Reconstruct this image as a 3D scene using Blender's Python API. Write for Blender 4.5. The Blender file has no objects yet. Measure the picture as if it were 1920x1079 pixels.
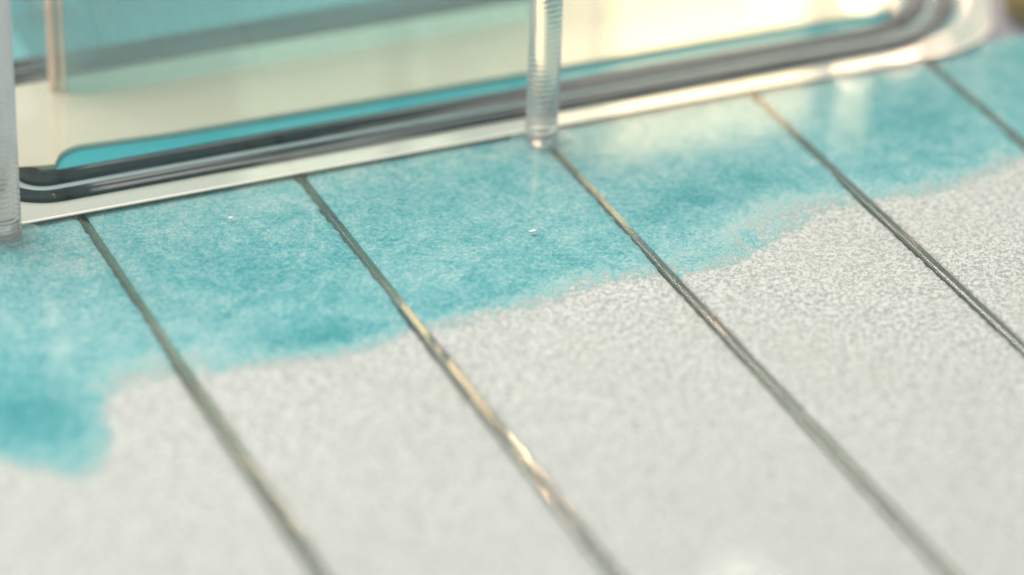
import bpy, bmesh, math, random
from mathutils import Vector, Matrix, noise
random.seed(4)
MM = 0.001
scene = bpy.context.scene
C = scene.collection

# ------------------------------------------------------------------ camera
cam_d = bpy.data.cameras.new('camera'); cam = bpy.data.objects.new('camera', cam_d); C.objects.link(cam)
R_ = Vector((0.912479, -0.407892, 0.031717)); U_ = Vector((0.183374, 0.477055, 0.859530)); W_ = Vector((0.365726, 0.778487, -0.510100))
m = Matrix((R_, U_, -W_)).transposed().to_4x4(); m.translation = Vector((-0.19663, -0.41089, 0.24303))
cam.matrix_world = m
cam_d.sensor_width = 36; cam_d.lens = 6395.37/1920*36
cam_d.clip_start = 0.01; cam_d.clip_end = 20
cam_d.dof.use_dof = True; cam_d.dof.focus_distance = 0.4865; cam_d.dof.aperture_fstop = 6.6
scene.camera = cam

# ------------------------------------------------------------------ light
world = bpy.data.worlds.new('World'); scene.world = world; world.use_nodes = True
bg = world.node_tree.nodes['Background']; bg.inputs[0].default_value = (1.0, 0.99, 0.94, 1); bg.inputs[1].default_value = 0.52

def area(name, loc, target, sx, sy, radiance, col, shape='RECTANGLE'):
    d = bpy.data.lights.new(name, 'AREA'); d.shape = shape; d.size = sx*MM; d.size_y = sy*MM
    A = sx*sy*MM*MM*(math.pi/4 if shape == 'ELLIPSE' else 1)
    d.energy = radiance*math.pi*A; d.color = col
    o = bpy.data.objects.new(name, d); C.objects.link(o); o.location = Vector(loc)*MM
    v = (Vector(target)-Vector(loc)).normalized()
    o.rotation_euler = v.to_track_quat('-Z', 'Y').to_euler()
    return o
WARM = (1.0, 0.71, 0.38)
area('window_light', (100, 130, 64), (100, 0, 64), 46, 46, 7.0, WARM)
area('window_glow', (38, 132, 62), (38, 0, 62), 76, 46, 2.8, (1.0, 0.81, 0.52))
for lx, lz, sx, sz, rad, col in ((133.3, 78, 5.2, 34, 5.5, (1, .74, .46)), (133.3, 60.5, 6, 6, 34, (1, .76, .48)), (133.3, 74.8, 5, 4.6, 45, (1, .74, .5)),
                                 (143.5, 72, 4.2, 22, 3.2, (1, .68, .44)), (143.3, 61, 5, 5, 26, (1, .66, .40)), (143.5, 74.6, 4.4, 4.2, 34, (1, .62, .42)),
                                 (153.5, 64, 4.5, 5, 18, (1, .56, .38)), (151.3, 73.6, 4, 4, 9, (1, .60, .44))):
    ly = 130 if sz > 10 else 128.5
    area('lamp', (lx, ly, lz), (lx, 0, lz), sx, sz, rad*1.6, col, 'ELLIPSE')
area('lamp', (-38, 130, 83), (-38, 0, 83), 1.8, 68, 6.0, (1, .70, .50), 'RECTANGLE')
area('overhead_softbox', (-180, 200, 560), (-10, -60, 0), 480, 480, 4.75, (1.0, 0.985, 0.95))
area('lamp', (186, 250, 300.5), (-24, -112, 0), 15, 9, 9, (.95, 1.0, .86), 'ELLIPSE')
area('rib_glint_light', (-420, 520, 420), (-20, -40, 0), 60, 380, 9, (1.0, .98, .92))  # unseen light, added to draw glint lines along the ribs
scene.view_settings.view_transform = 'Standard'; scene.view_settings.look = 'None'
scene.view_settings.exposure = 0; scene.view_settings.gamma = 1
scene.cycles.max_bounces = 14; scene.cycles.transparent_max_bounces = 24; scene.cycles.transmission_bounces = 12
scene.cycles.caustics_reflective = True; scene.cycles.caustics_refractive = True; scene.cycles.blur_glossy = 0.6
scene.cycles.sample_clamp_indirect = 25

# ------------------------------------------------------------------ helpers
def obj(name, bm, mat, parent=None, smooth=True):
    me = bpy.data.meshes.new(name)
    bmesh.ops.recalc_face_normals(bm, faces=bm.faces)
    bm.to_mesh(me); bm.free()
    if smooth:
        for p in me.polygons: p.use_smooth = True
    me.materials.append(mat)
    o = bpy.data.objects.new(name, me); C.objects.link(o)
    if parent: o.parent = parent; o.matrix_parent_inverse = Matrix.Translation(-parent.location)
    return o
def thing(name, label, cat, loc=(0, 0, 0), group=None):
    o = bpy.data.objects.new(name, None); o.empty_display_size = .005; C.objects.link(o)
    o.location = Vector(loc)*MM; o['label'] = label; o['category'] = cat
    if group: o['group'] = group
    return o
def box(bm, x0, x1, y0, y1, z0, z1, bev=0):
    r = bmesh.ops.create_cube(bm, size=1)
    for v in r['verts']:
        v.co = Vector(((x0+x1)/2+v.co.x*(x1-x0), (y0+y1)/2+v.co.y*(y1-y0), (z0+z1)/2+v.co.z*(z1-z0)))*MM
    if bev:
        es = list({e for v in r['verts'] for e in v.link_edges})
        bmesh.ops.bevel(bm, geom=es, offset=bev*MM, segments=2, profile=.6, affect='EDGES')
    return bm
def rrect(x0, x1, y0, y1, rl, rr, d=0, n=14):
    """rounded rectangle, left corners radius rl, right corners rr, inset by d"""
    pts = []
    for cx, cy, a0, r in ((x0+rl, y0+rl, 180, rl), (x1-rr, y0+rr, 270, rr), (x1-rr, y1-rr, 0, rr), (x0+rl, y1-rl, 90, rl)):
        for k in range(n+1):
            a = math.radians(a0+90*k/n); q = max(r-d, .2)
            # keep centre when inset smaller than radius
            ex = cx if r > d else cx+(d-r+.2)*(1 if a0 in (180, 90) else -1)
            ey = cy if r > d else cy+(d-r+.2)*(1 if a0 in (180, 270) else -1)
            pts.append((ex+q*math.cos(a), ey+q*math.sin(a)))
    out = []
    L = len(pts)
    for i in range(L):     # subdivide the long runs
        a, b = pts[i], pts[(i+1) % L]; ln = math.dist(a, b); k = max(1, int(ln/4))
        for j in range(k): out.append((a[0]+(b[0]-a[0])*j/k, a[1]+(b[1]-a[1])*j/k))
    return out
def loft(bm, params, profile, closed=True, cap=False):
    """sweep profile [(inset, z)...] round the rounded rectangle; loops share subdivision of the outer one"""
    base = rrect(*params)
    n = len(base)
    loops = []
    for d, z in profile:
        # offset along local normal
        lp = []
        for i in range(n):
            p0, p1 = base[i-1], base[(i+1) % n]
            tx, ty = p1[0]-p0[0], p1[1]-p0[1]; l = math.hypot(tx, ty) or 1
            lp.append(bm.verts.new(Vector((base[i][0]-ty/l*d, base[i][1]+tx/l*d, z))*MM))
        loops.append(lp)
    m_ = len(loops)
    for k in range(m_ if closed else m_-1):
        a, b = loops[k], loops[(k+1) % m_]
        for i in range(n):
            j = (i+1) % n
            bm.faces.new((a[i], a[j], b[j], b[i]))
    if cap: bm.faces.new(loops[-1])
    return bm
def slab(bm, params, z0, z1, bev=.15):
    loft(bm, params, [(0, z0), (0, z1-bev), (bev, z1)], closed=False, cap=True)
    return bm

class N:
    def __init__(s, name):
        s.m = bpy.data.materials.new(name); s.m.use_nodes = True; s.t = s.m.node_tree; s.t.nodes.clear()
        s.out = s.t.nodes.new('ShaderNodeOutputMaterial')
    def n(s, ty, **kw):
        x = s.t.nodes.new(ty)
        for k, v in kw.items():
            if k.startswith('i_'):
                x.inputs[int(k[2:]) if k[2:].isdigit() else k[2:].replace('_', ' ')].default_value = v
            else: setattr(x, k, v)
        return x
    def l(s, a, b): s.t.links.new(a, b)
    def val(s, x, sock):
        if isinstance(x, (int, float)): sock.default_value = x
        else: s.l(x, sock)
    def math(s, op, a, b=0.0, c=0.0, clamp=False):
        x = s.n('ShaderNodeMath', operation=op, use_clamp=clamp)
        s.val(a, x.inputs[0]); s.val(b, x.inputs[1]); s.val(c, x.inputs[2]); return x.outputs[0]
    def ss(s, v, a, b, lo=0.0, hi=1.0):
        x = s.n('ShaderNodeMapRange', interpolation_type='SMOOTHSTEP')
        s.val(v, x.inputs[0]); x.inputs[1].default_value = a; x.inputs[2].default_value = b
        x.inputs[3].default_value = lo; x.inputs[4].default_value = hi; return x.outputs[0]
    def noise(s, scale, detail=3, rough=.55, vec=None, dist=0.0):
        x = s.n('ShaderNodeTexNoise'); x.inputs['Scale'].default_value = scale; x.inputs['Detail'].default_value = detail
        x.inputs['Roughness'].default_value = rough; x.inputs['Distortion'].default_value = dist
        s.l(vec if vec is not None else s.obj(), x.inputs['Vector']); return x.outputs['Fac']
    def obj(s):
        if not hasattr(s, '_o'): s._o = s.n('ShaderNodeNewGeometry').outputs['Position']
        return s._o
    def scaled(s, sx, sy, sz):
        x = s.n('ShaderNodeVectorMath', operation='MULTIPLY'); s.l(s.obj(), x.inputs[0]); x.inputs[1].default_value = (sx, sy, sz)
        return x.outputs[0]
    def mix(s, f, a, b):
        x = s.n('ShaderNodeMix', data_type='RGBA')
        s.val(f, x.inputs[0])
        for q, i in ((a, 6), (b, 7)):
            if isinstance(q, tuple): x.inputs[i].default_value = (*q, 1)
            else: s.l(q, x.inputs[i])
        return x.outputs[2]
    def mixs(s, f, a, b):
        x = s.n('ShaderNodeMixShader'); s.val(f, x.inputs[0]); s.l(a, x.inputs[1]); s.l(b, x.inputs[2]); return x.outputs[0]
    def bump(s, h, strength, dist):
        x = s.n('ShaderNodeBump'); s.l(h, x.inputs['Height']); x.inputs['Strength'].default_value = strength
        x.inputs['Distance'].default_value = dist; return x.outputs[0]
    def principled(s, col, rough=.5, **kw):
        x = s.n('ShaderNodeBsdfPrincipled')
        if isinstance(col, tuple): x.inputs['Base Color'].default_value = (*col, 1)
        else: s.l(col, x.inputs['Base Color'])
        s.val(rough, x.inputs['Roughness'])
        for k, v in kw.items():
            k = k.replace('_', ' ')
            if k == 'Normal': s.l(v, x.inputs[k])
            else: x.inputs[k].default_value = v
        return x.outputs[0]
    def schlick(s, r0=.04):
        lw = s.n('ShaderNodeLayerWeight'); lw.inputs[0].default_value = .5
        p = s.math('POWER', lw.outputs['Facing'], 5.0)
        return s.math('MULTIPLY_ADD', p, 1-r0, r0)
    def done(s, sh): s.l(sh, s.out.inputs[0]); return s.m

def thin_glass(name, tint=(.97, .99, .98), r0=.04, rough=.02, bump=None, dust=0.0, shine=1.0):
    k = N(name)
    tr = k.n('ShaderNodeBsdfTransparent'); tr.inputs[0].default_value = (*tint, 1)
    gl = k.n('ShaderNodeBsdfGlossy'); gl.inputs['Roughness'].default_value = rough; gl.inputs[0].default_value = (shine, shine, shine, 1)
    if bump: k.l(k.bump(k.noise(bump[0], 2), bump[1], bump[2]), gl.inputs['Normal'])
    sh = k.mixs(k.schlick(r0), tr.outputs[0], gl.outputs[0])
    if dust:
        df = k.n('ShaderNodeBsdfDiffuse'); df.inputs[0].default_value = (.85, .88, .86, 1)
        sp = k.ss(k.noise(900, 2), .74, .80)
        f = k.math('MULTIPLY_ADD', sp, .5, dust, clamp=True)
        sh = k.mixs(f, sh, df.outputs[0])
    return k.done(sh)

# --- fibre / dye
def fibre_material():
    k = N('powder_layer')
    # fine crumbly relief, a little elongated along x
    v = k.scaled(1, 1.0, 1)
    f1 = k.noise(1450, 2, .5, v, .9)
    f2 = k.noise(3900, 2, .5, v)
    big = k.noise(55, 3)
    mid = k.noise(260, 4, .6, None, .8)
    g = k.math('MULTIPLY_ADD', f2, .35, k.math('MULTIPLY', f1, .65))
    gs = k.ss(g, .41, .58)
    dry = k.mix(gs, (.49, .49, .48), (.96, .94, .905))
    dry = k.mix(k.ss(big, .35, .7, 0, .35), dry, (.72, .72, .66))
    wisp = k.ss(k.noise(520, 4, .65, k.scaled(.7, 1.4, 1), 1.2), .50, .68)
    sd = k.n('ShaderNodeAttribute', attribute_name='soak').outputs['Fac']      # mm inside the soaked edge
    dn = k.n('ShaderNodeAttribute', attribute_name='strength').outputs['Fac']
    edge = k.math('ADD', sd, k.math('MULTIPLY', k.math('SUBTRACT', k.noise(420, 4, .6), .5), 3.5))
    edge = k.math('ADD', edge, k.math('MULTIPLY', k.math('SUBTRACT', k.noise(1250, 4, .65), .5), 4.2))
    wet0 = k.ss(edge, -.4, 1.1)
    # depth of colour
    d = k.math('ADD', dn, k.math('MULTIPLY', k.math('SUBTRACT', mid, .5), 1.1))
    d = k.math('ADD', d, k.math('MULTIPLY', k.math('SUBTRACT', g, .5), -1.9))
    d = k.math('SUBTRACT', d, k.math('MULTIPLY', wisp, .14))
    nr = k.noise(430, 5, .62, None, 1.6)
    ridge = k.ss(k.math('ABSOLUTE', k.math('SUBTRACT', nr, .5)), .085, .0)
    near = k.ss(sd, 9.0, .5)
    d = k.math('SUBTRACT', d, k.math('MULTIPLY', ridge, k.math('MULTIPLY_ADD', near, .46, .12)))
    wet = k.math('MULTIPLY', wet0, k.ss(d, -.35, .12))
    ramp = k.n('ShaderNodeValToRGB'); e = ramp.color_ramp.elements
    e[0].position = 0.0; e[0].color = (.58, .78, .75, 1)
    e[1].position = 1.0; e[1].color = (.04, .35, .39, 1)
    for p, c in ((.28, (.36, .64, .66)), (.5, (.225, .555, .585)), (.75, (.11, .46, .50))):
        q = e.new(p); q.color = (*c, 1)
    k.l(d, ramp.inputs[0])
    col = k.mix(wet, dry, ramp.outputs[0])
    hh = k.math('MULTIPLY', g, k.math('MULTIPLY_ADD', wet, -.6, 1.0))
    nrm = k.bump(hh, .75, .0006)
    return k.done(k.principled(col, .62, Normal=nrm, Specular_IOR_Level=.25))
M_fibre = fibre_material()

def simple(name, col, rough=.5, var=0.0, scale=300, **kw):
    k = N(name)
    c = col
    if var: c = k.mix(k.noise(scale, 4), tuple(x*(1-var) for x in col), tuple(min(1, x*(1+var)) for x in col))
    return k.done(k.principled(c, rough, **kw))

M_cover = thin_glass('cover_glass', (.985, .995, .99), .02, .015, (60, .02, .001), dust=.012, shine=.62)
M_wall = thin_glass('acrylic_wall', (.985, .99, .985), .048, .03, None, dust=.002)
k = N('glass_rib'); tr = k.n('ShaderNodeBsdfTransparent'); tr.inputs[0].default_value = (.46, .58, .56, 1)
gl = k.n('ShaderNodeBsdfGlossy'); gl.inputs['Roughness'].default_value = .03; gl.inputs[0].default_value = (1, .92, .84, 1)
k.l(k.bump(k.noise(500, 3, .6), .03, .0003), gl.inputs['Normal'])
M_rib = k.done(k.mixs(k.schlick(.27), tr.outputs[0], gl.outputs[0]))
M_base = simple('acrylic_base', (.44, .47, .42), .35, .15, 200)
M_edge = simple('polished_edge', (.86, .84, .74), .4, .1, 1200)
def mirror_mat(name, col, f, rough=.03, var=.04):
    k = N(name)
    c = k.mix(k.noise(120, 3), tuple(x*(1-var) for x in col), tuple(x*(1+var) for x in col))
    df = k.n('ShaderNodeBsdfDiffuse'); k.l(c, df.inputs[0])
    gl = k.n('ShaderNodeBsdfGlossy'); gl.inputs['Roughness'].default_value = rough; gl.inputs[0].default_value = (1, .98, .94, 1)
    k.l(k.bump(k.noise(80, 2), .03, .001), gl.inputs['Normal'])
    return k.done(k.mixs(f, df.outputs[0], gl.outputs[0]))
M_cream = mirror_mat('acrylic_ledge', (.64, .60, .46), .20)  # cream base colour carries the reflection of the wall behind
M_flange = mirror_mat('acrylic_flange', (.57, .57, .50), .22, .012)  # same reflected cream put into the flange colour
M_pool = mirror_mat('teal_liquid', (.045, .36, .40), .10)
M_far = mirror_mat('pale_teal_bed', (.22, .50, .51), .08, .1, .15)
def rubber():
    k = N('black_rubber')
    st = k.ss(k.noise(60, 5, .6, k.scaled(.16, 14, 1), .5), .46, .56)  # grey streaks: wetting and its ragged glossy reflection put into the colour
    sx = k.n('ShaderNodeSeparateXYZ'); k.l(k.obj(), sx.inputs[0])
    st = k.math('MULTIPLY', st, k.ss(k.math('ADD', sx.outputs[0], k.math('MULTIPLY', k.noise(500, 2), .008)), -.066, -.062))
    st = k.math('MAXIMUM', st, k.ss(sx.outputs[0], .0, .09, 0, .55))  # greyer toward the right: haze of light painted into the rubber
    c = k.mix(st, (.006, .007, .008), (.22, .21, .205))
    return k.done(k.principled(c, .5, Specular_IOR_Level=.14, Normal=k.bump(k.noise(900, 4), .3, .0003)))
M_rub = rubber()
M_ribbon = simple('grey_seal_strip', (.30, .36, .36), .25, .2, 150)
def milky():
    k = N('milky_acrylic')
    tr = k.n('ShaderNodeBsdfTransparent'); tr.inputs[0].default_value = (.80, .93, .94, 1)
    df = k.n('ShaderNodeBsdfDiffuse'); df.inputs[0].default_value = (.54, .78, .77, 1)
    gl = k.n('ShaderNodeBsdfGlossy'); gl.inputs['Roughness'].default_value = .06
    a = k.mixs(k.math('MULTIPLY_ADD', k.noise(60, 3), .12, .15), tr.outputs[0], df.outputs[0])
    return k.done(k.mixs(k.schlick(.04), a, gl.outputs[0]))
M_milky = milky()
M_glint = simple('peach_glint', (.88, .66, .50), .22, .1, 200, Coat_Weight=1.0)  # peach colour stands in for the warm glint on the tank corner
k = N('clear_plastic_bolt')
M_bolt = k.done(k.principled((.84, .87, .87), .06, IOR=1.45, Transmission_Weight=.72, Coat_Weight=.6))
k = N('clearer_plastic_bolt')
M_bolt_clear = k.done(k.principled((.97, .98, .98), .07, IOR=1.45, Transmission_Weight=.90, Coat_Weight=.3))
k = N('sealant'); tr = k.n('ShaderNodeBsdfTransparent')
M_seal = k.done(k.mixs(.26, tr.outputs[0], k.principled((.62, .80, .82), .25)))
M_table = simple('lavender_table', (.44, .44, .53), .5, .06, 20)
M_olive = simple('olive_brass', (.40, .33, .14), .35, .2, 200)
M_tube = simple('pale_tube', (.62, .70, .62), .3, .05, 100)
M_fleck = simple('white_fleck', (.95, .95, .92), .3)

# ------------------------------------------------------------------ setting
t = obj('table', box(bmesh.new(), -1500, 1500, -1500, 1500, -30, -10.5), M_table); t['kind'] = 'structure'

# ------------------------------------------------------------------ channel plate
RIBS = [-112.0, -71.9, -38.4, 0.2, 36.8, 68.2, 101.5]
plate = thing('channel_plate', 'flat glass plate of powder filled channels soaked turquoise along the back', 'plate', (0, -70, -10.5))
obj('base', box(bmesh.new(), -142, 108, -145, 3.6, -10.5, -1.5, .4), M_base, plate)

BD = [(-145,-52),(-110,-54),(-101.2,-56.1),(-98.1,-59.9),(-93.2,-64),(-89.5,-64.0),(-86.2,-57.3),(-84.9,-51.0),(-83.1,-46.9),(-79.7,-45.4),(-72.9,-45.2),(-69.2,-47.3),(-63.0,-46.9),(-54.5,-48.7),(-47.8,-49.2),(-40.3,-46.2),(-36.2,-47.7),(-30.3,-47.0),(-22.0,-46.4),(-13.0,-44.5),(-6.1,-44.0),(3.0,-45.9),(9.7,-46.1),(19.0,-41.5),(29.2,-37.1),(37.6,-36.5),(44.0,-37.9),(51.7,-37.1),(57.9,-35.9),(65.1,-33.3),(90,-27),(150,-22)]
def bd(x):
    for (x0, y0), (x1, y1) in zip(BD, BD[1:]):
        if x0 <= x <= x1: return y0+(y1-y0)*(x-x0)/(x1-x0)
    return -50
def seg_d(px, py):
    best = 1e9
    for (x0, y0), (x1, y1) in zip(BD, BD[1:]):
        if min(abs(x0-px), abs(x1-px)) > 25 and not x0 <= px <= x1: continue
        dx, dy = x1-x0, y1-y0; t_ = max(0, min(1, ((px-x0)*dx+(py-y0)*dy)/(dx*dx+dy*dy)))
        best = min(best, math.hypot(px-x0-t_*dx, py-y0-t_*dy))
    return best
# (x, y, radius x, radius y, amount): deeper and paler patches of dye
SPOTS = [(-93,-48,9,11,.42), (-100,-30,6,8,.1), (-52,-43,11,4,.5), (-52,-28,14,12,.18), (-60,-16,10,8,.05), (-26,-41.5,10,4,.28), (-12,-36,12,6,.16),
         (-20,-12,14,9,.12), (10,-28,9,5,.35), (24,-24,8,5,.28), (18,-12,12,6,-.12), (22,-34,12,4,-.42), (8,-40,9,3,-.12), (55,-15,12,10,.28), (52,-29,9,4,.12),
         (-58,-47.5,14,2.2,-.35), (-32,-46,8,1.8,-.35), (-24,-44.2,10,1.3,-.3), (-14,-41,5,2,-.25), (-75,-42,9,4,-.25), (-88,-62,4,4,-.32), (-100,-40,8,10,.12),
         (-80,-20,10,16,-.06), (-64,-38,6,8,-.12), (-4,-16,12,8,-.05), (85,-8,12,8,.25), (58,-34,10,2,-.25), (40,-30,4,5,.1)]
def make_panel(x0, x1, mat):
    ny = 207; nx = 44
    ys = [-145+(148.2)*j/ny for j in range(ny+1)]
    vs = []; soak = []; stren = []
    def rag(y, s):   # ragged edge
        return (noise.noise(Vector((y*.9, s, 0)))*.30+noise.noise(Vector((y*3.1, s, 4)))*.13)
    for j, y in enumerate(ys):
        wl = max(0, min(1, (y-bd(x0)+5+2.5*noise.noise(Vector((y*.5, x0, 2))))/12)); wr = max(0, min(1, (y-bd(x1)-2+2.5*noise.noise(Vector((y*.5, x1, 2))))/9))
        xa = x0+.92-.40*wl+rag(y, x0)*.35; xb = x1-1.12+.55*wr+rag(y, x1)*(1.0+wr*.6)
        for i in range(nx+1):
            u = i/nx
            if i == 0: x, z = xa, -1.45
            elif i == 1: x, z = xa+.03, -.45
            elif i == 2: x, z = xa+.35, -.06
            elif i == nx: x, z = xb, -1.45
            elif i == nx-1: x, z = xb-.05, -.5
            elif i == nx-2: x, z = xb-.4, -.06
            else: x, z = xa+.4+(xb-xa-.85)*((i-2)/(nx-4)), 0+.05*noise.noise(Vector((x0+u*30, y, 1))*.5)
            vs.append((x*MM, y*MM, z*MM))
            dd = seg_d(x, y)
            sd = dd if y > bd(x) else -dd
            soak.append(max(-12, min(25, sd)))
            s = .52-.10*math.exp(-((y+3)/8)**2)
            for sx, sy, rx, ry, am in SPOTS: s += am*math.exp(-((x-sx)/rx)**2-((y-sy)/ry)**2)
            if sd > 0: s -= (.20+.30*noise.noise(Vector((x*.25, y*.25, 7))))*math.exp(-(sd/2.2)**2)
            stren.append(s)
    fs = []
    w = nx+1
    for j in range(ny):
        for i in range(nx):
            a = j*w+i; fs.append((a, a+1, a+1+w, a+w))
    me = bpy.data.meshes.new('powder_strip'); me.from_pydata(vs, [], fs)
    for nm, dat in (('soak', soak), ('strength', stren)):
        at = me.attributes.new(nm, 'FLOAT', 'POINT'); at.data.foreach_set('value', dat)
    for p in me.polygons: p.use_smooth = True
    me.materials.append(mat)
    o = bpy.data.objects.new('powder_strip', me); C.objects.link(o); o.parent = plate; o.matrix_parent_inverse = Matrix.Translation(-plate.location)
    return o
edges = [-138.0]+RIBS
for a, b in zip(edges, edges[1:]): make_panel(a, b, M_fibre)
def rod(x, y0, y1, tilt, sag=0.0):
    """rib with a flat polished facet on top, leaning to the right by tilt degrees"""
    bm = bmesh.new(); ny = 150; loops = []
    a = math.radians(tilt); ca, sa = math.cos(a), math.sin(a)
    prof = [(-.84, -1.4), (-.84, -.35), (-.72, -.03)]+[(t*ca+.03*sa, .10-t*sa) for t in (-.54, -.51, -.2, 0, .2, .49, .52)]+[(.72, -.32), (.82, -.6), (.82, -1.4)]
    for j in range(ny+1):
        y = y0+(y1-y0)*j/ny; wob = .05*noise.noise(Vector((x, y*.12, 0)))
        tw = .016*noise.noise(Vector((x*3, y*.16, 5)))+.007*noise.noise(Vector((x, y*.9, 9)))
        loops.append([bm.verts.new(Vector((x+wob+px, y, pz+tw*px+sag*math.tanh((y+62)/28)))*MM) for px, pz in prof])
    n = len(prof)
    for a_, b in zip(loops, loops[1:]):
        for i in range(n): bm.faces.new((a_[i], a_[(i+1) % n], b[(i+1) % n], b[i]))
    bm.faces.new(loops[0]); bm.faces.new(loops[-1]); return bm
for x, tl in zip(RIBS[:-1], (13, 16, 18.5, 15.2, 10, 11)): obj('glass_rib', rod(x-.05, -144.5, 3.0, tl, .23 if x == -38.4 else 0.0), M_rib, plate)
obj('cover_sheet', box(bmesh.new(), -141, 107, -144.8, 3.2, .56, .60), M_cover, plate, False)

# ------------------------------------------------------------------ reservoir block
res = thing('reservoir_block', 'clear acrylic reservoir with rounded corners and black seal standing on the plate', 'reservoir', (0, 40, .62))
OUT = (-104, 88, .3, 84, 12, 19)
obj('flange', slab(bmesh.new(), OUT, .62, .8), M_flange, res, False)
bm = bmesh.new(); loft(bm, OUT, [(0, 1.02), (0, 34), (.02, 34), (.02, 1.02)], closed=False); obj('outer_wall', bm, M_wall, res)
bm = bmesh.new(); loft(bm, OUT, [(-.2, .61), (-.2, .72), (.0, .83), (.3, .83), (.3, .61)]); obj('polished_edge', bm, M_edge, res)
G = (-82.5, 85, 4.3, 49, 9, 23)
def cord(d0, d1, z0, z1):
    bm = bmesh.new(); mmid = (d0+d1)/2
    loft(bm, G, [(d0, z0), (d0+.05, z0+(z1-z0)*.7), (d0+(d1-d0)*.2, z1), (mmid, z1+.1), (d1-(d1-d0)*.2, z1), (d1-.05, z0+(z1-z0)*.7), (d1, z0)])
    return bm
obj('bed', slab(bmesh.new(), (-78, 84, 5.2, 83, 8, 18), (.83), .9), M_far, res, False)
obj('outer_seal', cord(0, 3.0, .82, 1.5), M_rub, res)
obj('seal_strip', cord(3.02, 4.6, .82, 1.15), M_ribbon, res)
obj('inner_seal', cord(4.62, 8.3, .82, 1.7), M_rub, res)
def seen(x, y, z): return Vector((x-.717*z, y-1.526*z, z))*MM     # the spot at height z above which the refracted floor point shows
def plate_bm(pts, z0, z1):
    bm = bmesh.new(); lo = [bm.verts.new(seen(x, y, z1)+Vector((0, 0, (z0-z1)*MM))) for x, y in pts]; hi = [bm.verts.new(seen(x, y, z1)) for x, y in pts]
    n = len(pts)
    for i in range(n): bm.faces.new((lo[i], lo[(i+1) % n], hi[(i+1) % n], hi[i]))
    bm.faces.new(hi); return bm
def arc(cx, cy, r, a0, a1, n=10): return [(cx+r*math.cos(math.radians(a0+(a1-a0)*i/n)), cy+r*math.sin(math.radians(a0+(a1-a0)*i/n))) for i in range(n+1)]
obj('liquid_pool', plate_bm([(-71, 12.8), (76, 12.8), (76, 22), (-71, 25)], .92, 1.1), M_pool, res, False)
# cream ledge: covers the inside and the left run of the seal, open over the teal slot
obj('ledge', plate_bm([(-80, 42.2), (-80, 18.6), (-76, 17.5), (-73, 16.7), (-70.4, 16.3), (-70.2, 17.2)]+arc(-65, 15.6, 5.2, 160, 90)+[(-52, 19.8), (-24, 19.4), (6, 19.1), (60, 18.9), (72, 19), (74, 22), (75, 42.2)], 1.2, 1.9), M_cream, res, False)
TK = (-64.6, 15.8, 32.6, 80, 5, 3)
bm = bmesh.new(); loft(bm, TK, [(0, 1.95), (0, 40), (.02, 40), (.02, 1.95)], closed=False); obj('inner_tank', bm, M_milky, res)
bm = bmesh.new()
for cx, cy, cr in ((-64.9, 36.2, .75), (-63.6, 35.0, .4)):
    n = 14; lp = [[bm.verts.new(Vector((cx+cr*math.cos(6.2832*i/n), cy+cr*math.sin(6.2832*i/n), z))*MM) for i in range(n)] for z in (2.0, 40)]
    for i in range(n): bm.faces.new((lp[0][i], lp[0][(i+1) % n], lp[1][(i+1) % n], lp[1][i]))
obj('corner_glint', bm, M_glint, res)  # added rods that imitate the vertical glint of the tank corner

# ------------------------------------------------------------------ threaded bolts
def bolt_bm(r, h, pitch, depth0, z0=0):
    bm = bmesh.new(); nt = 40; nz = int(h/pitch*7); loops = []
    for j in range(nz+1):
        z = z0+h*j/nz; lp = []; depth = depth0*(1-.75*max(0, min(1, (z-9)/7)))
        for i in range(nt):
            a = 2*math.pi*i/nt; ph = (z/pitch-i/nt) % 1
            tri = abs(ph*2-1); rr = r-depth*(1-min(1, tri*1.25))
            lp.append(bm.verts.new(Vector((rr*math.cos(a), rr*math.sin(a), z))*MM))
        loops.append(lp)
    for a, b in zip(loops, loops[1:]):
        for i in range(nt): bm.faces.new((a[i], a[(i+1) % nt], b[(i+1) % nt], b[i]))
    bm.faces.new(loops[0]); bm.faces.new(loops[-1]); return bm
def bead(rx, ry, h):
    bm = bmesh.new(); n = 32; loops = []
    for q, z in ((1, 0), (.93, .45), (.75, .8), (.5, 1), (.2, 1)):
        loops.append([bm.verts.new(Vector((rx*q*math.cos(2*math.pi*i/n)*(1+.12*noise.noise(Vector((i*.5, 0, 0)))), ry*q*math.sin(2*math.pi*i/n)*(1+.12*noise.noise(Vector((i*.4, 3, 0)))), z*h))*MM) for i in range(n)])
    for a, b in zip(loops, loops[1:]):
        for i in range(n): bm.faces.new((a[i], a[(i+1) % n], b[(i+1) % n], b[i]))
    bm.faces.new(loops[-1]); return bm
GB = 'threaded plastic bolts round the reservoir'
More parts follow.
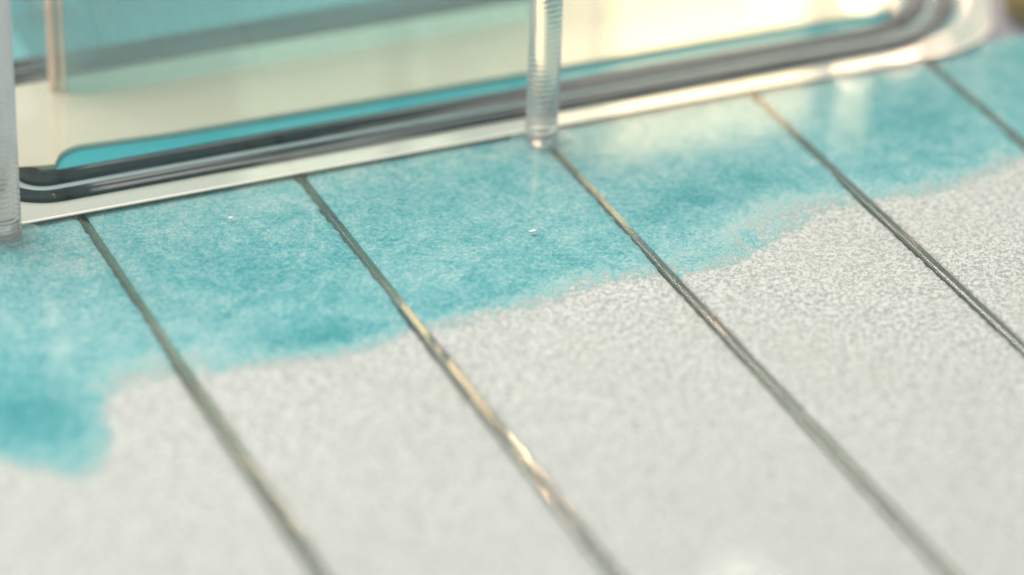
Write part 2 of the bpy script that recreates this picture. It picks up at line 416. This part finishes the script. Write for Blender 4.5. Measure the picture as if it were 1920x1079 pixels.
def bolt(loc, label, h=46, r=2.5, tilt=0, foot=True, depth=.55):
    t = thing('threaded_bolt', label, 'bolt', loc, GB)
    s = obj('shaft', bolt_bm(r, h, .84, depth), M_bolt_clear if depth < .2 else M_bolt); s.parent = t
    if foot:
        f = obj('sealant_bead', bead(5.0, 3.6, .3), M_seal); f.parent = t
    t.rotation_euler = (0, tilt, 0)
    return t
bolt((-.9, -2.6, .65), 'clear threaded plastic bolt rising at the middle of the reservoir front edge', depth=.09)
bolt((-84.1, -1.6, .65), 'clear threaded plastic bolt with sharp ridges at the left edge of the picture')
bolt((-58.8, 63, 1.2), 'blurred threaded bolt seen behind the left corner of the reservoir', 40, 2.2, foot=False)
bolt((12, 84, .65), 'bolt behind the reservoir, seen as a bluish streak mirrored in the cream ledge', 60, 2.4, foot=False)

# ------------------------------------------------------------------ background bits and flecks
t = thing('hose_connector', 'blurred pale tube with olive collar standing behind the plate at far right', 'connector', (104.5, 26, -10.5))
def cyl(r0, r1, z0, z1, n=28):
    bm = bmesh.new(); prof = [(r0*.96, z0), (r0, z0+.3), (r1, z1-.3), (r1*.96, z1)]; loops = []
    for r, z in prof: loops.append([bm.verts.new(Vector((r*math.cos(2*math.pi*i/n), r*math.sin(2*math.pi*i/n), z))*MM) for i in range(n)])
    for a, b in zip(loops, loops[1:]):
        for i in range(n): bm.faces.new((a[i], a[(i+1) % n], b[(i+1) % n], b[i]))
    bm.faces.new(loops[0]); bm.faces.new(loops[-1]); return bm
for nm, b, mt in (('tube', cyl(4.2, 4.0, 0, 50), M_tube), ('collar', cyl(5.6, 5.6, 1.5, 6.5), M_olive)):
    o = obj(nm, b, mt); o.parent = t
def fleck(x, y, z, rx, ry, label):
    bm = bmesh.new(); bmesh.ops.create_icosphere(bm, subdivisions=2, radius=1)
    for v in bm.verts:
        q = 1+.3*noise.noise(v.co*1.7+Vector((x, y, 0)))
        v.co = Vector((v.co.x*rx*q, v.co.y*ry*q, v.co.z*.12+.1))*MM
    o = obj('crumb', bm, M_fleck); o.location = Vector((x, y, z))*MM; o['label'] = label; o['category'] = 'crumb'; o['group'] = 'white crumbs on the glass'
fleck(-52.6, -8.6, .6, .38, .32, 'tiny white crumb on the turquoise second channel near the reservoir')
fleck(-13.6, -27.6, .6, .6, .34, 'larger oval white crumb on the turquoise area below the middle bolt')
